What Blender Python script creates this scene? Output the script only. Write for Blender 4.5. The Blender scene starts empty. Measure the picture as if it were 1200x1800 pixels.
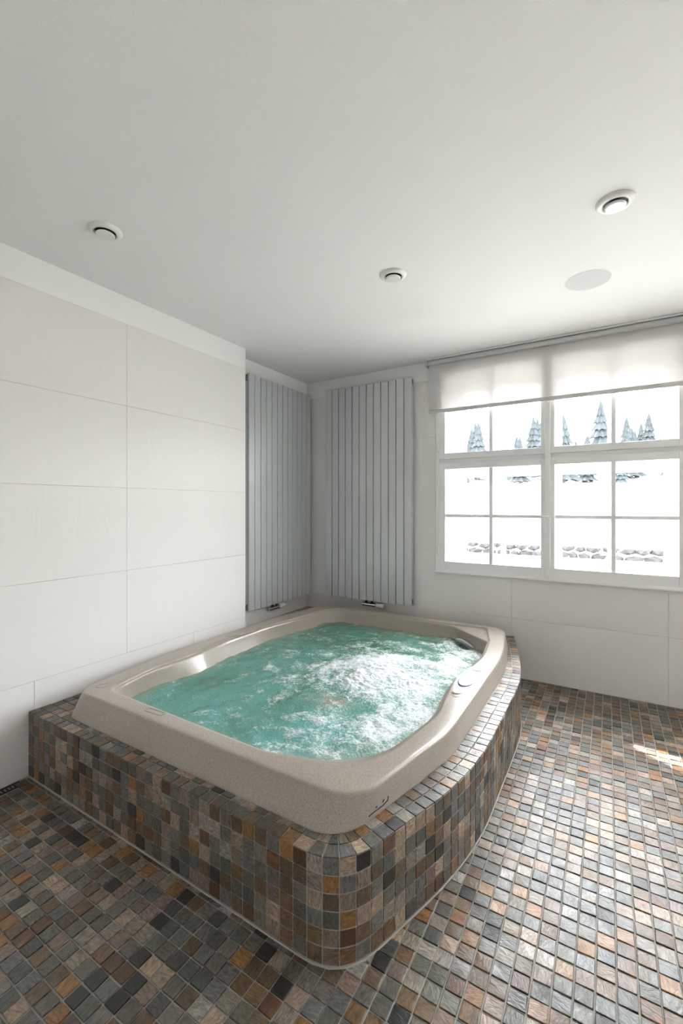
import bpy, bmesh, math, random
from mathutils import Vector, Matrix, noise

random.seed(7)
scene = bpy.context.scene
col = scene.collection

# ------------------------------------------------------------------ camera
H = 1.355
TH = math.radians(31.3)
F = 770.0
CY = 890.0
cam_d = bpy.data.cameras.new('camera')
cam = bpy.data.objects.new('camera', cam_d)
col.objects.link(cam)
cam.location = (0, 0, H)
cam.rotation_euler = (math.pi / 2, 0, TH)
cam_d.sensor_fit = 'VERTICAL'
cam_d.sensor_height = 36
cam_d.lens = F / 1800 * 36
cam_d.shift_y = -(900 - CY) / 1800
cam_d.clip_start = 0.02
cam_d.clip_end = 600
scene.camera = cam

# ------------------------------------------------------------------ world, sun, exposure
SKY = 44.0
SUN = 50.0
world = bpy.data.worlds.new('sky')
scene.world = world
world.use_nodes = True
bg = world.node_tree.nodes['Background']
bg.inputs['Color'].default_value = (0.985, 0.965, 1.02, 1)
bg.inputs['Strength'].default_value = SKY

sun_d = bpy.data.lights.new('sun', 'SUN')
sun_d.energy = SUN
sun_d.angle = math.radians(0.6)
sun_d.color = (1.0, 0.97, 0.93)
sun = bpy.data.objects.new('sun', sun_d)
col.objects.link(sun)
sun.rotation_euler = Vector((-1.21, 1.0, 1.3)).to_track_quat('Z', 'Y').to_euler()
sun.location = (-6, 9, 8)

vs = scene.view_settings
vs.view_transform = 'Standard'
vs.look = 'None'
vs.exposure = 0.0
vs.gamma = 1.0
vs.use_curve_mapping = False

# room
XL, YB, ZC = -2.485, 3.68, 2.62      # left wall, window wall, ceiling
XN, YN = -2.655, 2.605               # niche back, end of the thick wall
XR, YF = 2.75, -0.8                   # right wall, rear wall
YO = 3.99                            # outer face of the window wall
ZT = 2.457                           # top of wall tiles
WIN_DX = 2.15                        # second window of the same wall

SIDE_Y = ()                          # windows in the right-hand wall: none
for k in range(2 + len(SIDE_Y)):
    pl = bpy.data.lights.new('window_daylight', 'AREA')
    pl.shape = 'RECTANGLE'
    pl.size = 1.62
    pl.size_y = 1.62
    pl.cycles.is_portal = True
    po = bpy.data.objects.new('window_daylight', pl)
    if k < 2:
        po.location = (-0.37 + k * WIN_DX, YO + 0.03, 1.66)
        po.rotation_euler = (-math.pi / 2, 0, 0)
    else:
        po.location = (XR + YO - YB + 0.03, SIDE_Y[k - 2], 1.66)
        po.rotation_euler = (0, math.pi / 2, 0)
    col.objects.link(po)


# ------------------------------------------------------------------ helpers
def mat(name, color, rough=0.5, metal=0.0, spec=0.5):
    m = bpy.data.materials.new(name)
    m.use_nodes = True
    b = m.node_tree.nodes['Principled BSDF']
    b.inputs['Base Color'].default_value = (*color, 1)
    b.inputs['Roughness'].default_value = rough
    b.inputs['Metallic'].default_value = metal
    b.inputs['Specular IOR Level'].default_value = spec
    return m, m.node_tree.nodes, m.node_tree.links, b


def add_bump(m, scale=40, strength=0.1, dist=0.01, detail=4, coord='Object', stretch=None):
    nt = m.node_tree
    b = nt.nodes['Principled BSDF']
    tc = nt.nodes.new('ShaderNodeTexCoord')
    n = nt.nodes.new('ShaderNodeTexNoise')
    n.inputs['Scale'].default_value = scale
    n.inputs['Detail'].default_value = detail
    src = tc.outputs[coord]
    if stretch:
        mp = nt.nodes.new('ShaderNodeMapping')
        mp.inputs['Scale'].default_value = stretch
        nt.links.new(src, mp.inputs['Vector'])
        src = mp.outputs['Vector']
    nt.links.new(src, n.inputs['Vector'])
    bp = nt.nodes.new('ShaderNodeBump')
    bp.inputs['Strength'].default_value = strength
    bp.inputs['Distance'].default_value = dist
    nt.links.new(n.outputs['Fac'], bp.inputs['Height'])
    nt.links.new(bp.outputs['Normal'], b.inputs['Normal'])
    return n, bp


def ramp(nt, stops):
    r = nt.nodes.new('ShaderNodeValToRGB')
    e = r.color_ramp.elements
    while len(e) < len(stops):
        e.new(0.5)
    for i, (p, c) in enumerate(stops):
        e[i].position = p
        e[i].color = (*c, 1)
    return r


def mesh_obj(name, verts, faces, m, parent=None, smooth=False):
    me = bpy.data.meshes.new(name)
    me.from_pydata(verts, [], faces)
    if m:
        me.materials.append(m)
    if smooth:
        me.polygons.foreach_set('use_smooth', [True] * len(me.polygons))
    me.update()
    return link(name, me, parent)


def link(name, me, parent=None):
    o = bpy.data.objects.new(name, me)
    col.objects.link(o)
    if parent:
        o.parent = parent
    return o


def bm_obj(name, bm, m, parent=None, smooth=False):
    me = bpy.data.meshes.new(name)
    bm.to_mesh(me)
    bm.free()
    if m:
        me.materials.append(m)
    if smooth:
        me.polygons.foreach_set('use_smooth', [True] * len(me.polygons))
    return link(name, me, parent)


def add_box(bm, x0, x1, y0, y1, z0, z1, bev=0.0, seg=1):
    vs_ = [bm.verts.new((x, y, z)) for x in (x0, x1) for y in (y0, y1) for z in (z0, z1)]
    idx = [(0, 1, 3, 2), (4, 6, 7, 5), (0, 4, 5, 1), (2, 3, 7, 6), (0, 2, 6, 4), (1, 5, 7, 3)]
    fs = [bm.faces.new([vs_[i] for i in f]) for f in idx]
    if bev > 0:
        es = set()
        for f in fs:
            es.update(f.edges)
        bmesh.ops.bevel(bm, geom=list(es), offset=bev, segments=seg, affect='EDGES', profile=0.5)


def box(name, x0, x1, y0, y1, z0, z1, m, parent=None, bev=0.0, seg=1):
    bm = bmesh.new()
    add_box(bm, x0, x1, y0, y1, z0, z1, bev, seg)
    return bm_obj(name, bm, m, parent)


def boxes(name, lst, m, parent=None, bev=0.0):
    bm = bmesh.new()
    for b in lst:
        add_box(bm, *b, bev)
    return bm_obj(name, bm, m, parent)


def add_lathe(bm, prof, n=40, center=(0, 0, 0), axis='Z', sx=1.0, sy=1.0, cap=True):
    """profile of (radius, height) turned about an axis"""
    rings = []
    for r, z in prof:
        ring = []
        for i in range(n):
            a = 2 * math.pi * i / n
            p = (r * math.cos(a) * sx, r * math.sin(a) * sy, z)
            if axis == 'X':
                p = (p[2], p[0], p[1])
            elif axis == 'Y':
                p = (p[1], p[2], p[0])
            ring.append(bm.verts.new((p[0] + center[0], p[1] + center[1], p[2] + center[2])))
        rings.append(ring)
    for a, b in zip(rings, rings[1:]):
        for i in range(n):
            j = (i + 1) % n
            bm.faces.new((a[i], a[j], b[j], b[i]))
    if cap:
        bm.faces.new(rings[0][::-1])
        bm.faces.new(rings[-1])


def lathe(name, prof, m, parent=None, n=40, center=(0, 0, 0), axis='Z', sx=1, sy=1, cap=True, smooth=False):
    bm = bmesh.new()
    add_lathe(bm, prof, n, center, axis, sx, sy, cap)
    bmesh.ops.recalc_face_normals(bm, faces=bm.faces)
    o = bm_obj(name, bm, m, parent, smooth)
    return o


def tube(name, pts, r, m, parent=None, n=10, closed=False):
    bm = bmesh.new()
    rings = []
    N = len(pts)
    for i, p in enumerate(pts):
        p = Vector(p)
        a = Vector(pts[(i - 1) % N] if (closed or i > 0) else pts[i])
        b = Vector(pts[(i + 1) % N] if (closed or i < N - 1) else pts[i])
        t = (b - a).normalized()
        u = t.cross(Vector((0, 0, 1)))
        if u.length < 1e-4:
            u = t.cross(Vector((1, 0, 0)))
        u.normalize()
        w = t.cross(u)
        rr = r[i] if isinstance(r, (list, tuple)) else r
        rings.append([bm.verts.new(p + (u * math.cos(2 * math.pi * k / n) + w * math.sin(2 * math.pi * k / n)) * rr) for k in range(n)])
    m_ = N if closed else N - 1
    for i in range(m_):
        a, b = rings[i], rings[(i + 1) % N]
        for k in range(n):
            l = (k + 1) % n
            bm.faces.new((a[k], a[l], b[l], b[k]))
    if not closed:
        bm.faces.new(rings[0][::-1])
        bm.faces.new(rings[-1])
    bmesh.ops.recalc_face_normals(bm, faces=bm.faces)
    return bm_obj(name, bm, m, parent, True)


def empty(name, loc=(0, 0, 0)):
    o = bpy.data.objects.new(name, None)
    o.empty_display_size = 0.1
    o.location = loc
    col.objects.link(o)
    return o


def tag(o, label=None, cat=None, group=None, kind=None):
    if label:
        o['label'] = label
    if cat:
        o['category'] = cat
    if group:
        o['group'] = group
    if kind:
        o['kind'] = kind
    return o


def struct(o, label=None):
    o['kind'] = 'structure'
    if label:
        o['label'] = label
    return o


def copy_tree(o, parent=None):
    c = o.copy()
    col.objects.link(c)
    if parent:
        c.parent = parent
    for ch in list(o.children):
        copy_tree(ch, c)
    return c


def pix(p):
    """project a world point to photo pixels, only used to rank tiles by apparent size"""
    s, c = math.sin(TH), math.cos(TH)
    D = -s * p[0] + c * p[1]
    if D < 0.05:
        return None
    L = c * p[0] + s * p[1]
    return 600 + F * L / D, CY - F * (p[2] - H) / D


def chaikin(pts, it=2):
    for _ in range(it):
        out = []
        n = len(pts)
        for i in range(n):
            a, b = pts[i], pts[(i + 1) % n]
            out.append((a[0] * .75 + b[0] * .25, a[1] * .75 + b[1] * .25))
            out.append((a[0] * .25 + b[0] * .75, a[1] * .25 + b[1] * .75))
        pts = out
    return pts


CX0, CY0 = -1.47, 2.34   # centre of the tub


def radial(poly, angs):
    """distance from the tub's centre to a closed outline along each angle"""
    out = []
    n = len(poly)
    segs = [((poly[i][0] - CX0, poly[i][1] - CY0), (poly[(i + 1) % n][0] - CX0, poly[(i + 1) % n][1] - CY0)) for i in range(n)]
    for a in angs:
        dx, dy = math.cos(a), math.sin(a)
        best = 0
        for (ax, ay), (bx, by) in segs:
            ex, ey = bx - ax, by - ay
            det = ex * dy - ey * dx
            if abs(det) < 1e-12:
                continue
            t = (ex * ay - ey * ax) / det * -1
            t = (ay * ex - ax * ey) / det
            u = (ay * dx - ax * dy) / det
            if t > 0 and -1e-9 <= u <= 1 + 1e-9:
                best = max(best, t)
        out.append(best)
    return out


def inside(poly, x, y):
    r = False
    n = len(poly)
    j = n - 1
    for i in range(n):
        xi, yi = poly[i]
        xj, yj = poly[j]
        if (yi > y) != (yj > y) and x < (xj - xi) * (y - yi) / (yj - yi) + xi:
            r = not r
        j = i
    return r


# ------------------------------------------------------------------ materials
PLASTER, _, _, _ = mat('white_plaster', (0.87, 0.86, 0.85), 0.9, spec=0.2)
add_bump(PLASTER, 260, 0.25, 0.002, 3)
WTILE, wn, wl, wb = mat('offwhite_wall_tile', (0.78, 0.755, 0.73), 0.5, spec=0.35)
n1, bp1 = add_bump(WTILE, 7, 0.22, 0.006, 6, stretch=(1.6, 1.6, 0.5))
n1.inputs['Distortion'].default_value = 1.2
GROUTW, _, _, _ = mat('beige_joint', (0.60, 0.57, 0.53), 0.9, spec=0.2)
GROUT, _, _, _ = mat('grey_grout', (0.40, 0.38, 0.35), 0.9, spec=0.2)
add_bump(GROUT, 300, 0.3, 0.002)
WHITE, _, _, _ = mat('white_lacquer', (0.84, 0.84, 0.825), 0.35)
VENTW, _, _, _ = mat('vent_white', (0.80, 0.79, 0.76), 0.35)
SPKG, _, _, _ = mat('speaker_mesh_grey', (0.60, 0.61, 0.61), 0.7)
add_bump(SPKG, 900, 0.3, 0.001, 1)
BLACK, _, _, _ = mat('black_rubber', (0.012, 0.012, 0.012), 0.5)
DARKM, _, _, _ = mat('dark_steel', (0.05, 0.047, 0.042), 0.4, 0.6)
CHROME, _, _, _ = mat('chrome', (0.75, 0.75, 0.76), 0.12, 1.0)
RAD, _, _, _ = mat('radiator_silver_grey', (0.57, 0.58, 0.59), 0.34, 0.3)
add_bump(RAD, 500, 0.05, 0.001, 2)
RADB, _, _, _ = mat('radiator_body_grey', (0.16, 0.17, 0.175), 0.45, 0.2)
DISPLAY, _, _, _ = mat('display_glass', (0.52, 0.56, 0.64), 0.25)
ROLLER, _, _, _ = mat('roller_grey', (0.55, 0.55, 0.54), 0.5)

# acrylic of the tub: fine speckled stone look
TUB, tn, tl, tb = mat('speckled_acrylic', (0.5, 0.45, 0.4), 0.28)
tc = tn.new('ShaderNodeTexCoord')
nz = tn.new('ShaderNodeTexNoise'); nz.inputs['Scale'].default_value = 480; nz.inputs['Detail'].default_value = 2
tl.new(tc.outputs['Object'], nz.inputs['Vector'])
rp = ramp(TUB.node_tree, [(0.30, (0.16, 0.13, 0.105)), (0.44, (0.32, 0.275, 0.23)), (0.58, (0.37, 0.32, 0.275)), (0.72, (0.52, 0.47, 0.42))])
tl.new(nz.outputs['Fac'], rp.inputs['Fac'])
tl.new(rp.outputs['Color'], tb.inputs['Base Color'])
tb.inputs['Coat Weight'].default_value = 0.3
tb.inputs['Coat Roughness'].default_value = 0.16
PANELM, _, _, _ = mat('panel_acrylic', (0.50, 0.46, 0.41), 0.35)

# split slate mosaic
STONE, sn, sl, sb = mat('slate_mosaic', (0.3, 0.3, 0.3), 0.5, spec=0.66)
at = sn.new('ShaderNodeAttribute'); at.attribute_name = 'tint'
uv = sn.new('ShaderNodeUVMap'); uv.uv_map = 'grain'
mp = sn.new('ShaderNodeMapping'); mp.inputs['Scale'].default_value = (1.0, 0.32, 1.0)
sl.new(uv.outputs['UV'], mp.inputs['Vector'])
g1 = sn.new('ShaderNodeTexNoise'); g1.inputs['Scale'].default_value = 150; g1.inputs['Detail'].default_value = 5; g1.inputs['Distortion'].default_value = 0.8
sl.new(mp.outputs['Vector'], g1.inputs['Vector'])
g2 = sn.new('ShaderNodeTexNoise'); g2.inputs['Scale'].default_value = 42; g2.inputs['Detail'].default_value = 3; g2.inputs['Distortion'].default_value = 0.5
sl.new(mp.outputs['Vector'], g2.inputs['Vector'])
r1 = ramp(STONE.node_tree, [(0.30, (0.36, 0.34, 0.32)), (0.5, (1, 1, 1)), (0.70, (1.75, 1.70, 1.62))])
sl.new(g1.outputs['Fac'], r1.inputs['Fac'])
mx = sn.new('ShaderNodeMix'); mx.data_type = 'RGBA'; mx.blend_type = 'MULTIPLY'; mx.inputs[0].default_value = 0.85
sl.new(at.outputs['Color'], mx.inputs[6]); sl.new(r1.outputs['Color'], mx.inputs[7])
r2 = ramp(STONE.node_tree, [(0.56, (0, 0, 0)), (0.70, (1, 1, 1))])
sl.new(g2.outputs['Fac'], r2.inputs['Fac'])
mrust = sn.new('ShaderNodeMath'); mrust.operation = 'MULTIPLY'
sl.new(r2.outputs['Color'], mrust.inputs[0]); sl.new(at.outputs['Alpha'], mrust.inputs[1])
mx2 = sn.new('ShaderNodeMix'); mx2.data_type = 'RGBA'
sl.new(mrust.outputs[0], mx2.inputs[0]); sl.new(mx.outputs[2], mx2.inputs[6])
mx2.inputs[7].default_value = (0.30, 0.13, 0.045, 1)
sl.new(mx2.outputs[2], sb.inputs['Base Color'])
rr = ramp(STONE.node_tree, [(0.3, (0.28, 0.28, 0.28)), (0.7, (0.48, 0.48, 0.48))])
sl.new(g2.outputs['Fac'], rr.inputs['Fac']); sl.new(rr.outputs['Color'], sb.inputs['Roughness'])
sbp = sn.new('ShaderNodeBump'); sbp.inputs['Strength'].default_value = 0.7; sbp.inputs['Distance'].default_value = 0.0022
sl.new(g1.outputs['Fac'], sbp.inputs['Height']); sl.new(sbp.outputs['Normal'], sb.inputs['Normal'])

# whirling water with foam
WATER, an, al, ab = mat('whirlpool_water', (0.1, 0.4, 0.35), 0.06)
fa = an.new('ShaderNodeAttribute'); fa.attribute_name = 'foam'
ta = an.new('ShaderNodeAttribute'); ta.attribute_name = 'tint'
tc2 = an.new('ShaderNodeTexCoord')
f1 = an.new('ShaderNodeTexNoise'); f1.inputs['Scale'].default_value = 16; f1.inputs['Detail'].default_value = 8; f1.inputs['Roughness'].default_value = 0.68; f1.inputs['Distortion'].default_value = 0.9
al.new(tc2.outputs['Object'], f1.inputs['Vector'])
f2 = an.new('ShaderNodeTexNoise'); f2.inputs['Scale'].default_value = 85; f2.inputs['Detail'].default_value = 4; f2.inputs['Roughness'].default_value = 0.7
al.new(tc2.outputs['Object'], f2.inputs['Vector'])
ad = an.new('ShaderNodeMath'); ad.operation = 'ADD'
m1 = an.new('ShaderNodeMath'); m1.operation = 'MULTIPLY_ADD'; m1.inputs[1].default_value = 0.9; m1.inputs[2].default_value = -0.45
al.new(f1.outputs['Fac'], m1.inputs[0])
al.new(fa.outputs['Fac'], ad.inputs[0]); al.new(m1.outputs[0], ad.inputs[1])
m2 = an.new('ShaderNodeMath'); m2.operation = 'MULTIPLY_ADD'; m2.inputs[1].default_value = 1.0; m2.inputs[2].default_value = -0.50
al.new(f2.outputs['Fac'], m2.inputs[0])
ad2 = an.new('ShaderNodeMath'); ad2.operation = 'ADD'
al.new(ad.outputs[0], ad2.inputs[0]); al.new(m2.outputs[0], ad2.inputs[1])
fr = ramp(WATER.node_tree, [(0.30, (0, 0, 0)), (0.44, (0.33, 0.33, 0.33)), (0.70, (1, 1, 1))])
al.new(ad2.outputs[0], fr.inputs['Fac'])
mxw = an.new('ShaderNodeMix'); mxw.data_type = 'RGBA'
al.new(fr.outputs['Color'], mxw.inputs[0]); al.new(ta.outputs['Color'], mxw.inputs[6])
mxw.inputs[7].default_value = (0.83, 0.87, 0.90, 1)
al.new(mxw.outputs[2], ab.inputs['Base Color'])
rw = an.new('ShaderNodeMapRange'); rw.inputs[3].default_value = 0.07; rw.inputs[4].default_value = 0.55
al.new(fr.outputs['Color'], rw.inputs[0]); al.new(rw.outputs[0], ab.inputs['Roughness'])
ab.inputs['IOR'].default_value = 1.33
bw = an.new('ShaderNodeBump'); bw.inputs['Strength'].default_value = 0.6; bw.inputs['Distance'].default_value = 0.012
al.new(ad2.outputs[0], bw.inputs['Height']); al.new(bw.outputs['Normal'], ab.inputs['Normal'])

# window glass: clear with a Fresnel reflection
GLASS = bpy.data.materials.new('window_glass'); GLASS.use_nodes = True
gn, gl = GLASS.node_tree.nodes, GLASS.node_tree.links
gn.remove(gn['Principled BSDF'])
tr = gn.new('ShaderNodeBsdfTransparent'); tr.inputs['Color'].default_value = (0.97, 0.985, 0.98, 1)
gs = gn.new('ShaderNodeBsdfGlossy'); gs.inputs['Roughness'].default_value = 0.02
lw = gn.new('ShaderNodeLayerWeight'); lw.inputs['Blend'].default_value = 0.5
fp5 = gn.new('ShaderNodeMath'); fp5.operation = 'POWER'; fp5.inputs[1].default_value = 5.0
gl.new(lw.outputs['Facing'], fp5.inputs[0])
fz = gn.new('ShaderNodeMath'); fz.operation = 'MULTIPLY_ADD'; fz.inputs[1].default_value = 0.9; fz.inputs[2].default_value = 0.025
gl.new(fp5.outputs[0], fz.inputs[0])
ms = gn.new('ShaderNodeMixShader')
gl.new(fz.outputs[0], ms.inputs[0]); gl.new(tr.outputs[0], ms.inputs[1]); gl.new(gs.outputs[0], ms.inputs[2])
gl.new(ms.outputs[0], gn['Material Output'].inputs['Surface'])

# sheer blind
SHEER = bpy.data.materials.new('sheer_blind_fabric'); SHEER.use_nodes = True
hn, hl = SHEER.node_tree.nodes, SHEER.node_tree.links
hn.remove(hn['Principled BSDF'])
htr = hn.new('ShaderNodeBsdfTransparent'); htr.inputs['Color'].default_value = (1, 1, 1, 1)
hdf = hn.new('ShaderNodeBsdfDiffuse'); hdf.inputs['Color'].default_value = (0.78, 0.755, 0.74, 1)
htl = hn.new('ShaderNodeBsdfTranslucent'); htl.inputs['Color'].default_value = (0.37, 0.35, 0.345, 1)
hm1 = hn.new('ShaderNodeMixShader'); hm1.inputs[0].default_value = 0.30
hm2 = hn.new('ShaderNodeMixShader'); hm2.inputs[0].default_value = 0.994
hl.new(hdf.outputs[0], hm1.inputs[1]); hl.new(htl.outputs[0], hm1.inputs[2])
hl.new(htr.outputs[0], hm2.inputs[1]); hl.new(hm1.outputs[0], hm2.inputs[2])
hl.new(hm2.outputs[0], hn['Material Output'].inputs['Surface'])

# outdoors
GRASS, gan, gal, gab = mat('meadow_grass', (0.3, 0.3, 0.2), 0.9, spec=0.1)
gno = gan.new('ShaderNodeTexNoise'); gno.inputs['Scale'].default_value = 0.25; gno.inputs['Detail'].default_value = 6
gtc = gan.new('ShaderNodeTexCoord'); gal.new(gtc.outputs['Object'], gno.inputs['Vector'])
grp = ramp(GRASS.node_tree, [(0.35, (0.26, 0.255, 0.235)), (0.55, (0.34, 0.33, 0.31)), (0.7, (0.39, 0.375, 0.36))])
gal.new(gno.outputs['Fac'], grp.inputs['Fac']); gal.new(grp.outputs['Color'], gab.inputs['Base Color'])
SPRUCE, _, _, _ = mat('spruce_needles', (0.022, 0.026, 0.028), 0.9, spec=0.1)
LEAF, _, _, _ = mat('bush_leaves', (0.04, 0.046, 0.03), 0.9, spec=0.1)
BARK, _, _, _ = mat('bark', (0.12, 0.09, 0.07), 0.9)
ROCK, ron, rol, rob = mat('field_stone', (0.009, 0.0088, 0.0088), 0.9)
add_bump(ROCK, 9, 0.5, 0.03)

# ------------------------------------------------------------------ structure: shell
ceiling = struct(box('ceiling', XN - 0.2, XR + 0.31, YF - 0.2, YO, ZC, ZC + 0.2, PLASTER), 'white plaster ceiling')

# left wall with tiles
wall_left = struct(boxes('wall_left', [(XL - 0.30, XL - 0.009, YF, YN, 0, ZC)], GROUTW), 'off-white large-format tiled wall on the left')
box('plaster_band', XL - 0.0095, XL, YF, YN, ZT, ZC, PLASTER, wall_left)
tile_cache = {}


def wall_tile(axis, a0, a1, z0, z1, plane, depth, parent, holes=()):
    """one big wall tile, flat box with a fine chamfer; holes are cut out as rectangles"""
    g = 0.0006
    rects = [(a0 + g, a1 - g, z0 + g, z1 - g)]
    for h in holes:
        out = []
        for r in rects:
            if r[1] <= h[0] or r[0] >= h[1] or r[3] <= h[2] or r[2] >= h[3]:
                out.append(r)
                continue
            if r[2] < h[2]:
                out.append((r[0], r[1], r[2], h[2]))
            if r[3] > h[3]:
                out.append((r[0], r[1], h[3], r[3]))
            zz0, zz1 = max(r[2], h[2]), min(r[3], h[3])
            if r[0] < h[0]:
                out.append((r[0], h[0], zz0, zz1))
            if r[1] > h[1]:
                out.append((h[1], r[1], zz0, zz1))
        rects = out
    if not rects:
        return
    bm = bmesh.new()
    single = len(rects) == 1
    for r in rects:
        if axis == 'Y':      # wall facing +X
            add_box(bm, plane - depth, plane, r[0], r[1], r[2], r[3], 0.0008 if single else 0)
        elif axis == 'X':    # wall facing -Y
            add_box(bm, r[0], r[1], plane, plane + depth, r[2], r[3], 0.0008 if single else 0)
    return bm_obj('tile', bm, WTILE, parent)


rows = [0.0, 0.468, 0.968, 1.466, 1.962, ZT]
for i in range(5):
    y = YN - (0.5 + 0.015 if i == 0 else 1.0 + 0.015)
    y1 = YN
    while y1 > YF + 0.01:
        y0 = max(y, YF)
        wall_tile('Y', y0, y1, rows[i], rows[i + 1], XL, 0.010, wall_left)
        y1, y = y, y - 1.0

# niche side wall behind the left radiator
wall_niche = struct(box('wall_niche', XN - 0.13, XN - 0.009, YN, YO, 0, ZC, GROUTW), 'tiled niche wall behind the radiator')
box('plaster_band', XN - 0.0095, XN, YN, YB, ZT, ZC, PLASTER, wall_niche)
for i in range(5):
    wall_tile('Y', YN, YB, rows[i], rows[i + 1], XN, 0.010, wall_niche)

# window wall with two openings
OPEN = [(-1.262 + k * WIN_DX, 0.476 + k * WIN_DX, 0.80, 2.535) for k in (0, 1)]
wb_ = []
xs = [XN - 0.13, OPEN[0][0], OPEN[0][1], OPEN[1][0], OPEN[1][1], XR]
for a, b, op in [(xs[0], xs[1], 0), (xs[1], xs[2], 1), (xs[2], xs[3], 0), (xs[3], xs[4], 1), (xs[4], xs[5], 0)]:
    if not op:
        wb_.append((a, b, YB + 0.009, YO, 0, ZC))
    else:
        wb_.append((a, b, YB + 0.009, YO, 0, 0.80))
        wb_.append((a, b, YB + 0.009, YO, 2.535, ZC))
wall_window = struct(boxes('wall_window', wb_, PLASTER), 'tiled wall with the windows')
box('plaster_band', XN, XR, YB, YB + 0.0095, ZT, ZC, PLASTER, wall_window).location = (0, 0, 0)
joint = box('joint_bed', XN, XR, YB + 0.0085, YB + 0.0092, 0, ZT, GROUTW, None)
# joint bed is cut round the openings
bpy.data.objects.remove(joint)
jb = []
for bx_ in wb_:
    jb.append((max(bx_[0], XN), min(bx_[1], XR), YB + 0.0075, YB + 0.0095, bx_[4], min(bx_[5], ZT)))
boxes('joint_bed', [j for j in jb if j[5] > j[4]], GROUTW, wall_window)
for o in list(wall_window.children):
    if o.name.startswith('plaster_band'):
        bpy.data.objects.remove(o)
pb = [(XN, OPEN[0][0]), (OPEN[0][1], OPEN[1][0]), (OPEN[1][1], XR)]
boxes('plaster_band', [(a, b, YB, YB + 0.0095, ZT, ZC) for a, b in pb] + [(o[0], o[1], YB, YB + 0.0095, 2.535, ZC) for o in OPEN], PLASTER, wall_window)
xj = [-2.655, -1.655, -0.655, 0.350, 1.355, 2.36, XR]
for i in range(5):
    for a, b in zip(xj, xj[1:]):
        wall_tile('X', a, b, rows[i], rows[i + 1], YB, 0.0085, wall_window, OPEN)

wr_b, yy = [], YF - 0.2
XO = XR + YO - YB
for c_ in SIDE_Y:
    a, b = c_ - 0.869, c_ + 0.869
    wr_b += [(XR, XO, yy, a, 0, ZC), (XR, XO, a, b, 0, 0.80), (XR, XO, a, b, 2.535, ZC)]
    yy = b
wr_b.append((XR, XO, yy, YO, 0, ZC))
wall_right = struct(boxes('wall_right', wr_b, PLASTER), 'plaster wall on the right')
wall_rear = struct(box('wall_rear', XL - 0.3, XR, YF - 0.2, YF, 0, ZC, PLASTER), 'plain plaster wall behind the viewer')

# ------------------------------------------------------------------ tub outlines (world metres)
tub_outer = [(-2.285, 1.187), (-0.680, 1.187), (-0.556, 1.80), (-0.556, 2.88), (-0.665, 3.50), (-2.27, 3.50), (-2.390, 2.88), (-2.390, 1.80)]


def rounded(poly, radii, seg=8):
    out = []
    n = len(poly)
    for i in range(n):
        p = Vector(poly[i]); a = Vector(poly[i - 1]); b = Vector(poly[(i + 1) % n])
        r = radii[i] if isinstance(radii, (list, tuple)) else radii
        u = (a - p).normalized(); v = (b - p).normalized()
        r = min(r, (a - p).length * .48, (b - p).length * .48)
        s0, s1 = p + u * r, p + v * r
        for k in range(seg + 1):
            t = k / seg
            q = s0 * (1 - t) ** 2 + p * 2 * t * (1 - t) + s1 * t * t
            out.append((q.x, q.y))
    return out


def grow(poly, d):
    """offset an anticlockwise outline outward by d"""
    n = len(poly)
    out = []
    for i in range(n):
        p = Vector(poly[i]); a = Vector(poly[i - 1]); b = Vector(poly[(i + 1) % n])
        e1 = p - a; e2 = b - p
        if e1.length < 1e-7:
            e1 = e2
        if e2.length < 1e-7:
            e2 = e1
        t = (e1.normalized() + e2.normalized()).normalized()
        out.append((p.x + t.y * d, p.y - t.x * d))
    return out


outer = rounded(tub_outer, [.09, .14, .09, .22, .14, .14, .22, .10])
base = rounded([(-2.290, 1.138), (-0.700, 1.138), (-0.545, 1.79), (-0.545, 2.89), (-0.648, 3.515), (-2.285, 3.515), (-2.405, 2.89), (-2.405, 1.79)], [.10, .13, .09, .22, .14, .14, .22, .10])
inA = rounded([(-2.17, 1.285), (-1.10, 1.270), (-0.80, 1.345), (-0.70, 1.50), (-0.648, 1.90), (-0.672, 2.05), (-0.700, 2.28), (-0.672, 2.62), (-0.662, 2.80),
               (-0.700, 3.12), (-0.790, 3.432), (-1.05, 3.412), (-2.08, 3.412), (-2.185, 3.28), (-2.22, 2.90), (-2.285, 2.55), (-2.285, 2.15), (-2.235, 1.86), (-2.25, 1.60)],
              [.07, .05, .1, .1, .08, .06, .12, .1, .08, .03, .02, .02, .1, .1, .1, .15, .15, .1, .1])
inB = rounded([(-2.155, 1.30), (-1.14, 1.285), (-0.82, 1.375), (-0.722, 1.53), (-0.664, 1.90), (-0.690, 2.05), (-0.716, 2.28), (-0.690, 2.62), (-0.676, 2.80),
               (-0.714, 3.13), (-1.04, 3.398), (-2.07, 3.398), (-2.17, 3.27), (-2.20, 2.90), (-2.27, 2.55), (-2.27, 2.15), (-2.21, 1.86), (-2.235, 1.60)],
              [.07, .05, .1, .1, .08, .06, .12, .1, .08, .02, .02, .1, .1, .1, .15, .15, .1, .1])
wline = rounded([(-2.13, 1.33), (-1.18, 1.33), (-1.10, 1.385), (-0.80, 1.625), (-0.738, 1.90), (-0.735, 2.05), (-0.745, 2.28), (-0.715, 2.62), (-0.700, 2.80),
                 (-0.732, 3.12), (-1.02, 3.372), (-2.06, 3.378), (-2.15, 3.26), (-2.165, 3.0), (-2.235, 2.72), (-2.24, 2.20), (-2.165, 1.87), (-2.22, 1.66), (-2.22, 1.45)],
                [.07, .1, .03, .06, .08, .06, .12, .1, .08, .02, .02, .1, .1, .1, .15, .15, .08, .08, .08])
NA = 420
angs = [2 * math.pi * i / NA for i in range(NA)]
rad_outer = radial(outer, angs)
rad_base = radial(base, angs)
rad_A = radial(inA, angs)
rad_B = radial(inB, angs)
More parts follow.
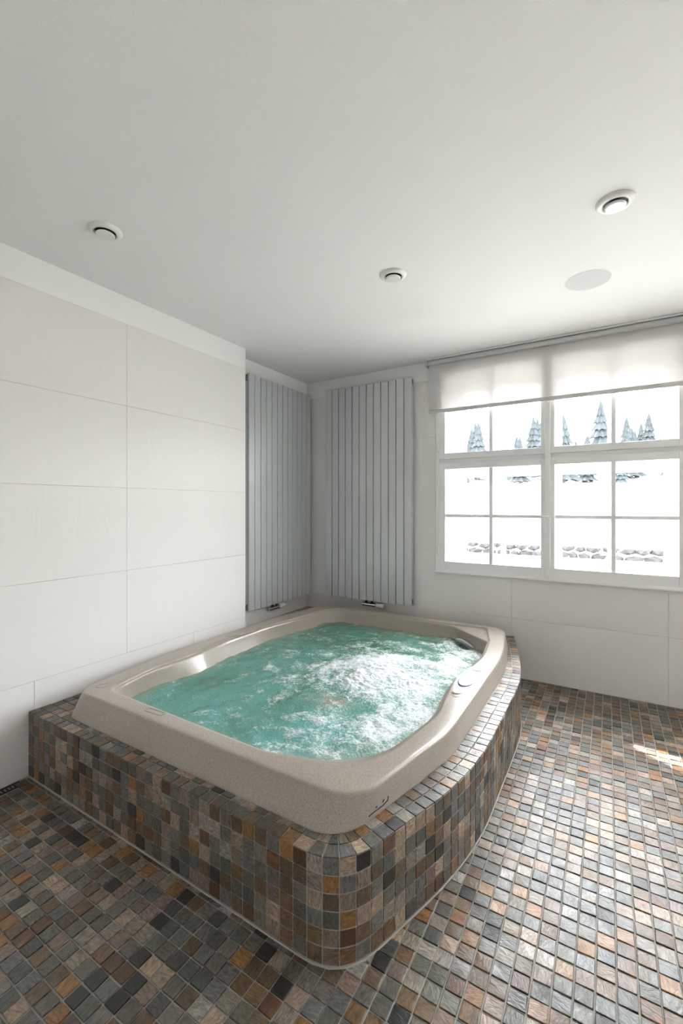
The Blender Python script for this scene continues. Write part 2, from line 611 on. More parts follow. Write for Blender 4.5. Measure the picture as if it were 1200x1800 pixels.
rad_W = radial(wline, angs)
ZR = 0.428   # rim height
DECK = 0.325


def ring(rads, z, d=0.0):
    return [(CX0 + (r + d) * math.cos(a), CY0 + (r + d) * math.sin(a), z) for r, a in zip(rads, angs)]


rA_out = [max(min(a + 0.012, o - 0.05), a + 0.002) for a, o in zip(rad_A, rad_outer)]
rB_in = [min(b, w + 0.2) for b, w in zip(rad_B, rad_W)]
rings = [ring(rad_base, 0.24), ring(rad_base, DECK), ring(rad_base, DECK + 0.004, -0.001),
         ring([(a * .25 + b * .75) for a, b in zip(rad_base, rad_outer)], ZR - 0.030),
         ring(rad_outer, ZR - 0.012, -0.001), ring(rad_outer, ZR - 0.0045, -0.004), ring(rad_outer, ZR - 0.001, -0.009), ring(rad_outer, ZR, -0.017), ring(rad_outer, ZR + 0.0003, -0.032),
         ring(rA_out, ZR), ring(rad_A, ZR - 0.0015), ring(rad_A, ZR - 0.010, -0.003), ring(rad_A, ZR - 0.012, -0.006),
         ring(rB_in, ZR - 0.013, 0.003), ring(rB_in, ZR - 0.018, -0.002), ring([b * .82 + w * .18 for b, w in zip(rB_in, rad_W)], ZR - 0.032),
         ring([b * .4 + w * .6 for b, w in zip(rB_in, rad_W)], ZR - 0.075),
         ring(rad_W, 0.325), ring(rad_W, 0.24, -0.03), ring(rad_W, 0.06, -0.14), ring(rad_W, 0.035, -0.35)]
tv, tf = [], []
for r in rings:
    tv += r
for k in range(len(rings) - 1):
    for i in range(NA):
        j = (i + 1) % NA
        tf.append((k * NA + i, k * NA + j, (k + 1) * NA + j, (k + 1) * NA + i))
tf.append(tuple((len(rings) - 1) * NA + i for i in range(NA)))
tub = empty('hot_tub', (CX0, CY0, 0))
tag(tub, 'beige speckled acrylic hot tub set into the mosaic surround', 'hot tub')


def into(o, parent):
    """parent without moving: child coordinates were given in the world"""
    o.parent = parent
    o.matrix_parent_inverse = Matrix.Translation(-Vector(parent.location))
    return o


into(mesh_obj('shell', tv, tf, TUB, None, True), tub)

# grip marks drawn on the rim as dark shade lines, control panel, handle, maker's mark


def capsule_pts(x, y, lx, r, ang, n=8):
    pts = []
    for k in range(n + 1):
        a = -math.pi / 2 + math.pi * k / n
        pts.append((lx / 2 + r * math.cos(a), r * math.sin(a)))
    for k in range(n + 1):
        a = math.pi / 2 + math.pi * k / n
        pts.append((-lx / 2 + r * math.cos(a), r * math.sin(a)))
    c, s = math.cos(ang), math.sin(ang)
    return [(x + p[0] * c - p[1] * s, y + p[0] * s + p[1] * c) for p in pts]


def ring_mark(name, pts, z, r, m, parent):
    return into(tube(name, [(p[0], p[1], z) for p in pts], r, m, None, 6, True), parent)


SHADE, _, _, _ = mat('acrylic_groove_shade', (0.27, 0.23, 0.19), 0.3)  # shade of grooves and seams put into a darker acrylic colour
ring_mark('grip_mark', capsule_pts(-1.745, 1.251, 0.085, 0.014, 0.05), ZR - 0.001, 0.0028, SHADE, tub)
ring_mark('grip_mark', capsule_pts(-2.225, 1.297, 0.03, 0.022, 0.9), ZR - 0.001, 0.0025, SHADE, tub)
# headrest groove on the left rim, its shade drawn as a dark line
ring_mark('headrest_groove_shade', [(-2.335 + 0.10 * math.cos(a) * (1 if math.cos(a) > 0 else .25), 2.42 + 0.17 * math.sin(a)) for a in [2 * math.pi * i / 36 for i in range(36)]], ZR - 0.001, 0.0028, SHADE, tub)

DARKCH, _, _, _ = mat('dark_chrome', (0.16, 0.18, 0.26), 0.25, 0.9)
panel = into(empty('control_panel', (-0.64, 2.36, ZR)), tub)


def oval(name, cx, cy, sx, sy, z0, z1, m, parent, n=40, bev=0.003, ang=0.0):
    bm = bmesh.new()
    prof = [(1.0, z0), (1.0, z1 - bev), (1.0 - bev / min(sx, sy), z1)]
    add_lathe(bm, prof, n, (0, 0, 0), 'Z', sx, sy)
    bmesh.ops.recalc_face_normals(bm, faces=bm.faces)
    bmesh.ops.rotate(bm, verts=bm.verts, cent=(0, 0, 0), matrix=Matrix.Rotation(ang, 3, 'Z'))
    bmesh.ops.translate(bm, verts=bm.verts, vec=(cx, cy, 0))
    o = bm_obj(name, bm, m, None)
    o.parent = parent
    o.matrix_parent_inverse = parent_world_inv(parent)
    return o


def parent_world_inv(p):
    m = Matrix.Identity(4)
    q = p
    chain = []
    while q:
        chain.append(q)
        q = q.parent
    for q in reversed(chain):
        m = m @ q.matrix_parent_inverse @ Matrix.Translation(q.location)
    return m.inverted()


oval('panel_plate', -0.634, 2.36, 0.056, 0.245, ZR - 0.004, ZR + 0.004, PANELM, panel, 48)
oval('panel_rim', -0.634, 2.36, 0.062, 0.255, ZR - 0.004, ZR + 0.0015, SHADE, panel, 48, 0.001)
oval('display_ring', -0.638, 2.345, 0.043, 0.112, ZR, ZR + 0.009, DARKCH, panel, 48)
oval('display', -0.638, 2.345, 0.036, 0.100, ZR, ZR + 0.0105, DISPLAY, panel, 48, 0.001)
oval('button_ring', -0.641, 2.165, 0.026, 0.036, ZR, ZR + 0.006, SHADE, panel, 24, 0.001)
oval('button', -0.641, 2.165, 0.023, 0.033, ZR, ZR + 0.0085, PANELM, panel, 24)
oval('speaker_slot', -0.632, 2.515, 0.032, 0.022, ZR, ZR + 0.0055, SHADE, panel, 24, 0.001)
oval('slot_cover', -0.633, 2.508, 0.030, 0.020, ZR, ZR + 0.0065, PANELM, panel, 24, 0.001)

hp = []
hr = []
for k in range(13):
    t = k / 12
    a, b = Vector((-0.995, 3.325, 0.333)), Vector((-0.835, 3.205, 0.333))
    q = a.lerp(b, t) + Vector((-0.012, -0.015, 0.016)) * math.sin(math.pi * t)
    hp.append(tuple(q)); hr.append(0.006 + 0.010 * math.sin(math.pi * t) ** .6)
GREYP, _, _, _ = mat('grey_plastic', (0.36, 0.35, 0.33), 0.3)
into(tube('grab_handle', hp, hr, GREYP, None, 10), tub)

# scribbled dark maker's mark on the outer front right side of the shell


def side_point(ang_i, z):
    k = ang_i % NA
    t = (z - DECK) / (ZR - 0.018 - DECK)
    r = rad_base[k] * (1 - t) + rad_outer[k] * t + 0.001
    return (CX0 + r * math.cos(angs[k]), CY0 + r * math.sin(angs[k]), z)


def ang_index(x, y):
    return int(round((math.atan2(y - CY0, x - CX0) % (2 * math.pi)) / (2 * math.pi) * NA)) % NA


i0, i1 = ang_index(-0.655, 1.265), ang_index(-0.635, 1.36)
ln = i1 - i0
for zz, pts in ((0, [(0, .34), (.3, .343), (.7, .342), (1, .347), (1.02, .36)]), (1, [(.35, .352), (.42, .355)]), (2, [(.72, .353), (.78, .361)])):
    P = []
    for t, z in pts:
        f_ = i0 + t * ln
        a_, b_ = Vector(side_point(int(math.floor(f_)), z)), Vector(side_point(int(math.floor(f_)) + 1, z))
        P.append(tuple(a_.lerp(b_, f_ - math.floor(f_))))
    into(tube('maker_mark', P, 0.0016, BLACK, None, 5), tub)

# ------------------------------------------------------------------ water
WA, WRAD = 640, 150
wang = [2 * math.pi * i / WA for i in range(WA)]
wr = [r + 0.012 for r in radial(wline, wang)]
ZW = 0.318
wv, wf, foam, wtint = [], [], [], []


def gauss(x, y, cx, cy, sx, sy, ang=0.0):
    dx, dy = x - cx, y - cy
    c, s = math.cos(ang), math.sin(ang)
    u, v = (dx * c + dy * s) / sx, (-dx * s + dy * c) / sy
    return math.exp(-(u * u + v * v))


for k in range(WRAD + 1):
    t = (k / WRAD) ** 0.75
    for i in range(WA):
        r = wr[i] * t
        x, y = CX0 + r * math.cos(wang[i]), CY0 + r * math.sin(wang[i])
        if k == 0 and i > 0:
            continue
        # swirled lookup for streaky foam
        wx = x + 0.10 * noise.noise((x * 2.6, y * 2.6, 1.7)) + 0.03 * noise.noise((x * 9, y * 9, 4.1))
        wy = y + 0.10 * noise.noise((x * 2.6, y * 2.6, 8.3)) + 0.03 * noise.noise((x * 9, y * 9, 7.7))
        ridge = 1 - abs(noise.noise((wx * 5.2, wy * 5.2, 0.3))) * 3.2
        cl = noise.fractal((wx * 6.0, wy * 6.0, 3.3), 0.8, 2.1, 4)
        den = (0.60 * gauss(x, y, -1.25, 2.42, 0.34, 0.40) + 0.24 * gauss(x, y, -0.86, 2.55, 0.16, 0.75)
               + 0.34 * gauss(x, y, -0.98, 1.78, 0.34, 0.20, .6) + 0.22 * gauss(x, y, -0.9, 3.15, 0.22, 0.25)
               + 0.10 * gauss(x, y, -1.5, 2.9, 0.6, 0.25) + 0.12 * gauss(x, y, -1.62, 2.0, 0.12, 0.3) - 0.12 * gauss(x, y, -1.25, 1.95, 0.16, 0.14)
               - 0.10 * gauss(x, y, -1.9, 1.6, 0.35, 0.4))
        fo = 0.155 + den + 0.24 * max(0, ridge) * (0.55 + 0.9 * noise.noise((x * 3.1, y * 3.1, 31.0))) + 0.30 * cl * (0.55 + den)
        z = ZW + 0.010 * noise.noise((x * 6, y * 6, 2.2)) + 0.006 * noise.noise((x * 15, y * 15, 5.2))
        edge = min(1.0, (1 - t) * 7)
        fz_ = max(0.0, min(1.0, fo - 0.25))
        z += edge * fz_ * (0.012 + 0.030 * abs(noise.noise((wx * 11, wy * 11, 6.1))) + 0.022 * max(0, noise.noise((x * 26, y * 26, 9.4))) + 0.012 * noise.noise((x * 55, y * 55, 1.4)))
        z += edge * 0.035 * gauss(x, y, -1.25, 2.42, 0.25, 0.25)
        wv.append((x, y, z))
        foam.append(max(0.0, min(1.0, fo)))
        g = 0.5 + 0.5 * noise.noise((x * 3, y * 3, 11.0)) + 0.25 * noise.noise((x * 11, y * 11, 15.0))
        g = max(0.0, min(1.0, g + 0.45 * (y - 2.4)))
        c0, c1 = (0.115, 0.33, 0.295), (0.085, 0.19, 0.125)
        c = [c0[q] * (1 - g) + c1[q] * g for q in range(3)]
        sh = min(1.0, max(0.0, (t - 0.86) / 0.14)) * 0.5       # shallow over the seats: shell shows through
        c = [c[q] * (1 - sh) + (0.36, 0.38, 0.29)[q] * sh for q in range(3)]
        s2 = min(1.0, 0.75 * gauss(x, y, -1.25, 1.96, 0.10, 0.09) * (0.5 + 1.2 * max(0, noise.noise((x * 14, y * 14, 21)))))  # salmon gleam of underwater light painted into the water tint
        c = [c[q] * (1 - s2) + (0.48, 0.27, 0.20)[q] * s2 for q in range(3)]
        wtint.append((*c, 1))
for i in range(WA):
    wf.append((0, 1 + i, 1 + (i + 1) % WA))
for k in range(WRAD - 1):
    for i in range(WA):
        j = (i + 1) % WA
        b0, b1 = 1 + k * WA, 1 + (k + 1) * WA
        wf.append((b0 + i, b1 + i, b1 + j, b0 + j))
water = mesh_obj('whirlpool_water', wv, wf, WATER, None, True)
a_ = water.data.attributes.new('foam', 'FLOAT', 'POINT'); a_.data.foreach_set('value', foam)
a_ = water.data.attributes.new('tint', 'FLOAT_COLOR', 'POINT'); a_.data.foreach_set('color', [q for c in wtint for q in c])
tag(water, 'turquoise bubbling water with white foam filling the hot tub', 'water', kind='stuff')

# ------------------------------------------------------------------ stone tiles
PAL = [  # colour, weight, chance of rust veins
    ((0.150, 0.150, 0.125), 16, .25), ((0.108, 0.116, 0.104), 12, .15), ((0.195, 0.185, 0.172), 12, .15), ((0.165, 0.115, 0.070), 14, .8),
    ((0.21, 0.130, 0.066), 10, 1.0), ((0.34, 0.175, 0.062), 6, .9), ((0.46, 0.345, 0.26), 9, .2), ((0.31, 0.275, 0.225), 9, .3),
    ((0.030, 0.031, 0.029), 10, .1), ((0.185, 0.192, 0.194), 8, .1), ((0.14, 0.068, 0.034), 8, .8), ((0.28, 0.205, 0.175), 7, .4), ((0.40, 0.375, 0.34), 5, .1)]
PW = [p[1] for p in PAL]
rng = random.Random(11)


def pick(light=1.0):
    c, _, ru = rng.choices(PAL, PW)[0]
    k = rng.uniform(0.82, 1.2) * light * 0.61
    return (c[0] * k * rng.uniform(.95, 1.05), c[1] * k * .97, c[2] * k * rng.uniform(.88, .98), ru * rng.random())


def stone(corners, normal, light=1.0, gap=0.0022, rough=1.0, thick=0.008):
    """one hand-split tile: corners anticlockwise seen from outside; returns verts, faces, tint, uvs"""
    c = [Vector(p) for p in corners]
    ctr = sum(c, Vector()) / 4
    n = Vector(normal).normalized()
    out = []
    for i in range(4):
        p = c[i]
        a = (c[i - 1] - p); b = (c[(i + 1) % 4] - p)
        la, lb = max(a.length, 1e-5), max(b.length, 1e-5)
        ga, gb = min(gap / la, .3), min(gap / lb, .3)
        p2 = p + a * ga + b * gb
        a, b = a * (1 - 2 * ga), b * (1 - 2 * gb)
        k1, k2 = rng.uniform(0.012, 0.05), rng.uniform(0.012, 0.05)
        j = 0.0007 * rough
        out.append(p2 + a * k1 + Vector((rng.uniform(-j, j), rng.uniform(-j, j), rng.uniform(-j, j))) * (1 - abs(n.x) * 0))
        out.append(p2 + b * k2 + Vector((rng.uniform(-j, j), rng.uniform(-j, j), rng.uniform(-j, j))))
    # per corner: first a point toward the previous corner, then toward the next
    tilt = Vector((rng.uniform(-1, 1), rng.uniform(-1, 1), rng.uniform(-1, 1))) * 0.014 * rough
    lift = rng.uniform(-0.0008, 0.0010) * rough
    V = []
    for p in out:
        V.append(p - n * thick)
    for p in out:
        V.append(p + n * (lift - 0.0008 + (p - ctr).dot(tilt)))
    for p in out:
        q = p + (ctr - p) * 0.04
        V.append(q + n * (lift + (q - ctr).dot(tilt) + rng.uniform(-0.0003, 0.0003) * rough))
    Fc = []
    for i in range(8):
        j = (i + 1) % 8
        Fc.append((i, j, 8 + j, 8 + i))
        Fc.append((8 + i, 8 + j, 16 + j, 16 + i))
    Fc.append(tuple(range(16, 24)))
    e = (c[1] - c[0]).normalized() if (c[1] - c[0]).length > 1e-6 else (c[2] - c[3]).normalized()
    f_ = n.cross(e)
    ra = rng.choice((0, math.pi / 2)) + rng.uniform(-.35, .35)
    ca, sa = math.cos(ra), math.sin(ra)
    ou, ov = rng.uniform(0, 50), rng.uniform(0, 50)
    UV = []
    for v in V:
        d = v - ctr
        u, w = d.dot(e), d.dot(f_)
        UV.append((u * ca - w * sa + ou, u * sa + w * ca + ov))
    return V, Fc, pick(light), UV


def build_tiles(name, items, parent):
    """items: stone() results joined into one mesh"""
    V, Fc, T, U = [], [], [], []
    for v, f_, t, u in items:
        b = len(V)
        V += v
        Fc += [tuple(i + b for i in q) for q in f_]
        T += list(t) * len(v)
        U += u
    me = bpy.data.meshes.new(name)
    me.from_pydata(V, [], Fc)
    me.materials.append(STONE)
    at_ = me.attributes.new('tint', 'FLOAT_COLOR', 'POINT')
    at_.data.foreach_set('color', T)
    ul = me.uv_layers.new(name='grain')
    li = [0] * len(me.loops)
    me.loops.foreach_get('vertex_index', li)
    ul.data.foreach_set('uv', [q for i in li for q in U[i]])
    me.update()
    o = link(name, me, parent)
    return o


def apparent(corners):
    """rough visible size in photo pixels"""
    P = []
    for p in corners:
        q = pix(p)
        if q is None:
            return 0
        P.append(q)
    mx_, my_ = sum(q[0] for q in P) / 4, sum(q[1] for q in P) / 4
    if not (-15 < mx_ < 1215 and -15 < my_ < 1815):
        return 0
    a = 0
    for i in range(4):
        x0, y0 = P[i]; x1, y1 = P[(i + 1) % 4]
        a += x0 * y1 - x1 * y0
    return abs(a) / 2


PITCH = 0.052

# surround: outline of the tiled step, from the left wall round the front to the window wall
deck_pts = [(XL, 1.062), (-0.645, 1.062), (-0.440, 1.70), (-0.436, 2.78), (-0.515, 3.20), (-0.637, YB)]


def open_round(pts, radii, seg=24):
    out = [Vector(pts[0])]
    for i in range(1, len(pts) - 1):
        p, a, b = Vector(pts[i]), Vector(pts[i - 1]), Vector(pts[i + 1])
        r = radii[i - 1]
        u, v = (a - p).normalized(), (b - p).normalized()
        r = min(r, (a - p).length * .49, (b - p).length * .49)
        for k in range(seg + 1):
            t = k / seg
            out.append((p + u * r) * (1 - t) ** 2 + p * 2 * t * (1 - t) + (p + v * r) * t * t)
    out.append(Vector(pts[-1]))
    return out


path = open_round(deck_pts, [0.135, 0.30, 0.30, 0.2])
plen = [0]
for a, b in zip(path, path[1:]):
    plen.append(plen[-1] + (b - a).length)


def at_s(s):
    s = max(0, min(plen[-1], s))
    for i in range(len(path) - 1):
        if plen[i + 1] >= s - 1e-9:
            l = plen[i + 1] - plen[i]
            t = (s - plen[i]) / l if l > 1e-9 else 0
            p = path[i].lerp(path[i + 1], t)
            i0_, i1_ = max(0, i - 1), min(len(path) - 1, i + 2)
            d0 = (path[i + 1] - path[i]).normalized()
            return p, d0
    return path[-1], (path[-1] - path[-2]).normalized()


def frame_s(s):
    p, _ = at_s(s)
    a, _ = at_s(s - 0.012)
    b, _ = at_s(s + 0.012)
    d = (b - a).normalized()
    return p, Vector((-d.y, d.x))       # inward normal (to the left of travel)


surround = empty('tiled_surround', (CX0, 1.062, 0))
tag(surround, 'step of brown and grey slate mosaic built around the hot tub', 'tub surround')
# grout body: the side and the top up to the shell
gv, gf = [], []
S = [plen[-1] * i / 240 for i in range(241)]
fr_ = [frame_s(s) for s in S]
IN = 0.0032
for p, n in fr_:
    q = p + n * IN
    gv.append((q.x, q.y, 0)); gv.append((q.x, q.y, DECK - 0.008)); gv.append((q.x + n.x * .002, q.y + n.y * .002, DECK - 0.0035))
for i in range(240):
    a, b = i * 3, (i + 1) * 3
    gf.append((a, b, b + 1, a + 1)); gf.append((a + 1, b + 1, b + 2, a + 2))
deck_poly = [(p.x + n.x * (IN + .002), p.y + n.y * (IN + .002)) for p, n in fr_] + [(XN, YB), (XN, YN), (XL, YN)]
rd = radial(deck_poly, angs)
b0 = len(gv)
gv += [(CX0 + r * math.cos(a), CY0 + r * math.sin(a), DECK - 0.0035) for r, a in zip(rd, angs)]
gv += [(CX0 + (r - 0.01) * math.cos(a), CY0 + (r - 0.01) * math.sin(a), DECK - 0.0035) for r, a in zip(rad_base, angs)]
for i in range(NA):
    j = (i + 1) % NA
    gf.append((b0 + i, b0 + j, b0 + NA + j, b0 + NA + i))
into(mesh_obj('grout_bed', gv, gf, GROUT), surround)
# grout cove along the foot
into(tube('grout_cove', [(p.x - n.x * .0005, p.y - n.y * .0005, 0.001) for p, n in fr_[::3]], 0.0032, GROUT, None, 8), surround)

cand = []      # (size, corners, normal)
ncol = int(round(plen[-1] / PITCH))
cw = plen[-1] / ncol
zrow = [0.006 + (DECK - 0.002 - 0.006) * i / 6 for i in range(7)]
for c_ in range(ncol):
    (p0, n0), (p1, n1_) = frame_s(c_ * cw), frame_s((c_ + 1) * cw)
    nm = ((n0 + n1_) / 2).normalized()
    for r_ in range(6):
        cs = [(p0.x, p0.y, zrow[r_]), (p1.x, p1.y, zrow[r_]), (p1.x, p1.y, zrow[r_ + 1]), (p0.x, p0.y, zrow[r_ + 1])]
        cand.append((apparent(cs), cs, (-nm.x, -nm.y, 0)))
    for r_ in range(2):
        d0, d1 = r_ * PITCH, (r_ + 1) * PITCH
        q = [p0 + n0 * d0, p1 + n1_ * d0, p1 + n1_ * d1, p0 + n0 * d1]
        if (q[2] - q[3]).length < 0.004:
            pass
        if sum(inside(grow(base, -0.012), v.x, v.y) for v in q) >= 4:
            continue
        cs = [(v.x, v.y, DECK) for v in q]
        cand.append((apparent(cs), cs, (0, 0, 1)))
# the rest of the deck between tub and walls
ix0 = XL + 0.004
for gx in range(-4, 45):
    for gy in range(0, 60):
        x0 = ix0 + gx * PITCH; y0 = 1.062 + 2 * PITCH + gy * PITCH
        x1, y1 = x0 + PITCH, y0 + PITCH
        x1 = min(x1, 0)
        if y1 > YB:
            y1 = YB
        if y1 - y0 < 0.01:
            continue
        lim = XL if (y0 + y1) / 2 < YN else XN
        if x0 < lim - 0.001:
            continue
        cx_, cy_ = (x0 + x1) / 2, (y0 + y1) / 2
        q = [(x0, y0), (x1, y0), (x1, y1), (x0, y1)]
        if sum(inside(base, *v) for v in q) >= 3:
            continue
        # keep clear of the two curved rows
        if not inside([(p.x + n.x * (2 * PITCH), p.y + n.y * (2 * PITCH)) for p, n in fr_[::4]] + [(XN - .1, YB + .1), (XN - .1, 1.0)], cx_, cy_):
            continue
        cs = [(v[0], v[1], DECK) for v in q]
        cand.append((apparent(cs) * 0.8, cs, (0, 0, 1)))
cand.sort(key=lambda t: -t[0])
rest = []
for k, (sz, cs, nm) in enumerate(cand):
    it = stone(cs, nm, 1.0, 0.0019, 0.55 if nm[2] == 0 else 0.8)
    if k < 300:
        o = build_tiles('tile', [it], None)
        into(o, surround)
    else:
        rest.append(it)
tag(into(build_tiles('tile_field', rest, None), surround), kind='stuff')

# ------------------------------------------------------------------ floor
floor = struct(box('floor', XL - 0.3, XR + 0.31, YF - 0.2, YO, -0.15, -0.004, GROUT), 'floor of brown, grey and green slate mosaic')
fp_poly = [(p.x + n.x * .03, p.y + n.y * .03) for p, n in fr_[::4]] + [(XN - .2, YB), (XN - .2, 1.062 + .03)]
fc = []
fx0 = -0.655 - PITCH * 60
for gx in range(0, 140):
    x0 = fx0 + gx * PITCH
    x1 = x0 + PITCH
    if x0 < XL - 0.001 or x1 > XR:
        if x1 > XL + 0.012 and x0 < XL:
            x0 = XL + 0.001
        else:
            continue
    for gy in range(0, 110):
        y0 = 1.046 - 54 * PITCH + gy * PITCH
        y1 = min(y0 + PITCH, YB)
        if y0 < YF or y1 - y0 < 0.012:
            continue
        q = [(x0, y0), (x1, y0), (x1, y1), (x0, y1)]
        if all(inside(fp_poly, *v) for v in q):
            continue
        if x0 < -2.43 and 0.2 < y0 and y1 < 1.03:
            continue    # gutter along the wall
        cs = [(v[0], v[1], 0.0) for v in q]
        ap = apparent(cs)
        dist = math.hypot((x0 + x1) / 2, (y0 + y1) / 2)
        fc.append((ap, cs, any(inside(fp_poly, *v) for v in q)))
fc.sort(key=lambda t: -t[0])
rest = []
for k, (sz, cs, cut) in enumerate(fc):
    if sz == 0 and (cs[0][0] > 1.6 or cs[0][1] < -0.6):
        rg = 1.0
    it = stone(cs, (0, 0, 1), 1.08, 0.0023, 1.35, 0.008)
    if k < 300:
        build_tiles('tile', [it], floor)
    else:
        rest.append(it)
tag(build_tiles('tile_field', rest, floor), kind='stuff')

# gutter grate along the left wall
drain = empty('floor_drain', (-2.455, 0.6, 0))
tag(drain, 'dark slotted floor drain along the foot of the left wall', 'drain')
into(boxes('frame', [(-2.482, -2.477, 0.2, 1.02, -0.006, 0.001), (-2.440, -2.435, 0.2, 1.02, -0.006, 0.001)], DARKM), drain)
into(boxes('channel', [(-2.478, -2.439, 0.2, 1.02, -0.006, -0.0045)], BLACK), drain)
into(boxes('slats', [(-2.477, -2.440, 0.205 + i * 0.016, 0.212 + i * 0.016, -0.006, 0.0) for i in range(51)], DARKM), drain)

# ------------------------------------------------------------------ radiators
NP = 12


def radiator(name, label):
    """built along local +X, face toward local -Y, foot at z = 0"""
    t = empty(name)
    tag(t, label, 'radiator', 'panel radiators in the corner')
    W, HH = 0.905, 2.01
    pw = W / NP
    bm = bmesh.new()
    add_box(bm, 0.003, pw - 0.003, 0, 0.016, 0, HH, 0.0015, 2)
    me = bpy.data.meshes.new('panel'); bm.to_mesh(me); bm.free(); me.materials.append(RAD)
    for i in range(NP):
        o = link('panel', me, t)
        o.location = (i * pw, 0, 0)
    boxes('gap_shade_sheet', [(0.003, W - 0.003, 0.016, 0.018, 0.02, HH - 0.02)], DARKM, t)  # dark colour stands in for the shade in the gaps between panels
    for z in (0.03, HH - 0.03):
        box('header_pipe', 0.004, W - 0.004, 0.016, 0.052, z - 0.025, z + 0.018, RADB, t, 0.004)
    for x in (0.006, W - 0.012):
        box('side_cover', x, x + 0.006, 0.014, 0.054, 0.06, HH - 0.06, RAD, t, 0.001)
    for x in (0.008, W - 0.02):
        lathe('air_vent', [(0.008, 0), (0.008, 0.012), (0.004, 0.014)], DARKM, t, 12, (x, 0.032, HH - 0.012), 'X')
    for x in (0.15, W - 0.15):
        for z in (0.3, HH - 0.3):
            box('bracket', x - 0.02, x + 0.02, 0.018, 0.078, z - 0.03, z + 0.03, RADB, t)
    return t


def valve(t, x, flip):
    s = -1 if flip else 1
    for dx in (-0.015, 0.045):
        lathe('pipe_nipple', [(0.011, -0.026), (0.011, 0.01), (0.014, 0.012), (0.014, 0.02)], BLACK if flip is None else DARKM, t, 16, (x + dx, 0.034, -0.012))
    lathe('valve_body', [(0.010, -0.055), (0.017, -0.05), (0.017, 0.075), (0.013, 0.08), (0.013, 0.09)], CHROME, t, 20, (x, 0.034, -0.042), 'X')
    lathe('thermostat_head', [(0.014, 0.088), (0.021, 0.092), (0.023, 0.10), (0.023, 0.15), (0.019, 0.158), (0.008, 0.159)], VENTW, t, 24, (x, 0.034, -0.042), 'X')


ra = radiator('panel_radiator', 'silver-grey vertical panel radiator facing the room beside the window')
valve(ra, 0.45, False)
ra.location = (-2.374, YB - 0.080, 0.480)
rb = radiator('panel_radiator', 'silver-grey vertical panel radiator in the niche on the left wall, seen edge-on and darker')
valve(rb, 0.36, False)
rb.location = (-2.578, 2.742, 0.468)
rb.rotation_euler = (0, 0, math.pi / 2)
rb.scale = (0.99, 0.98, 1)

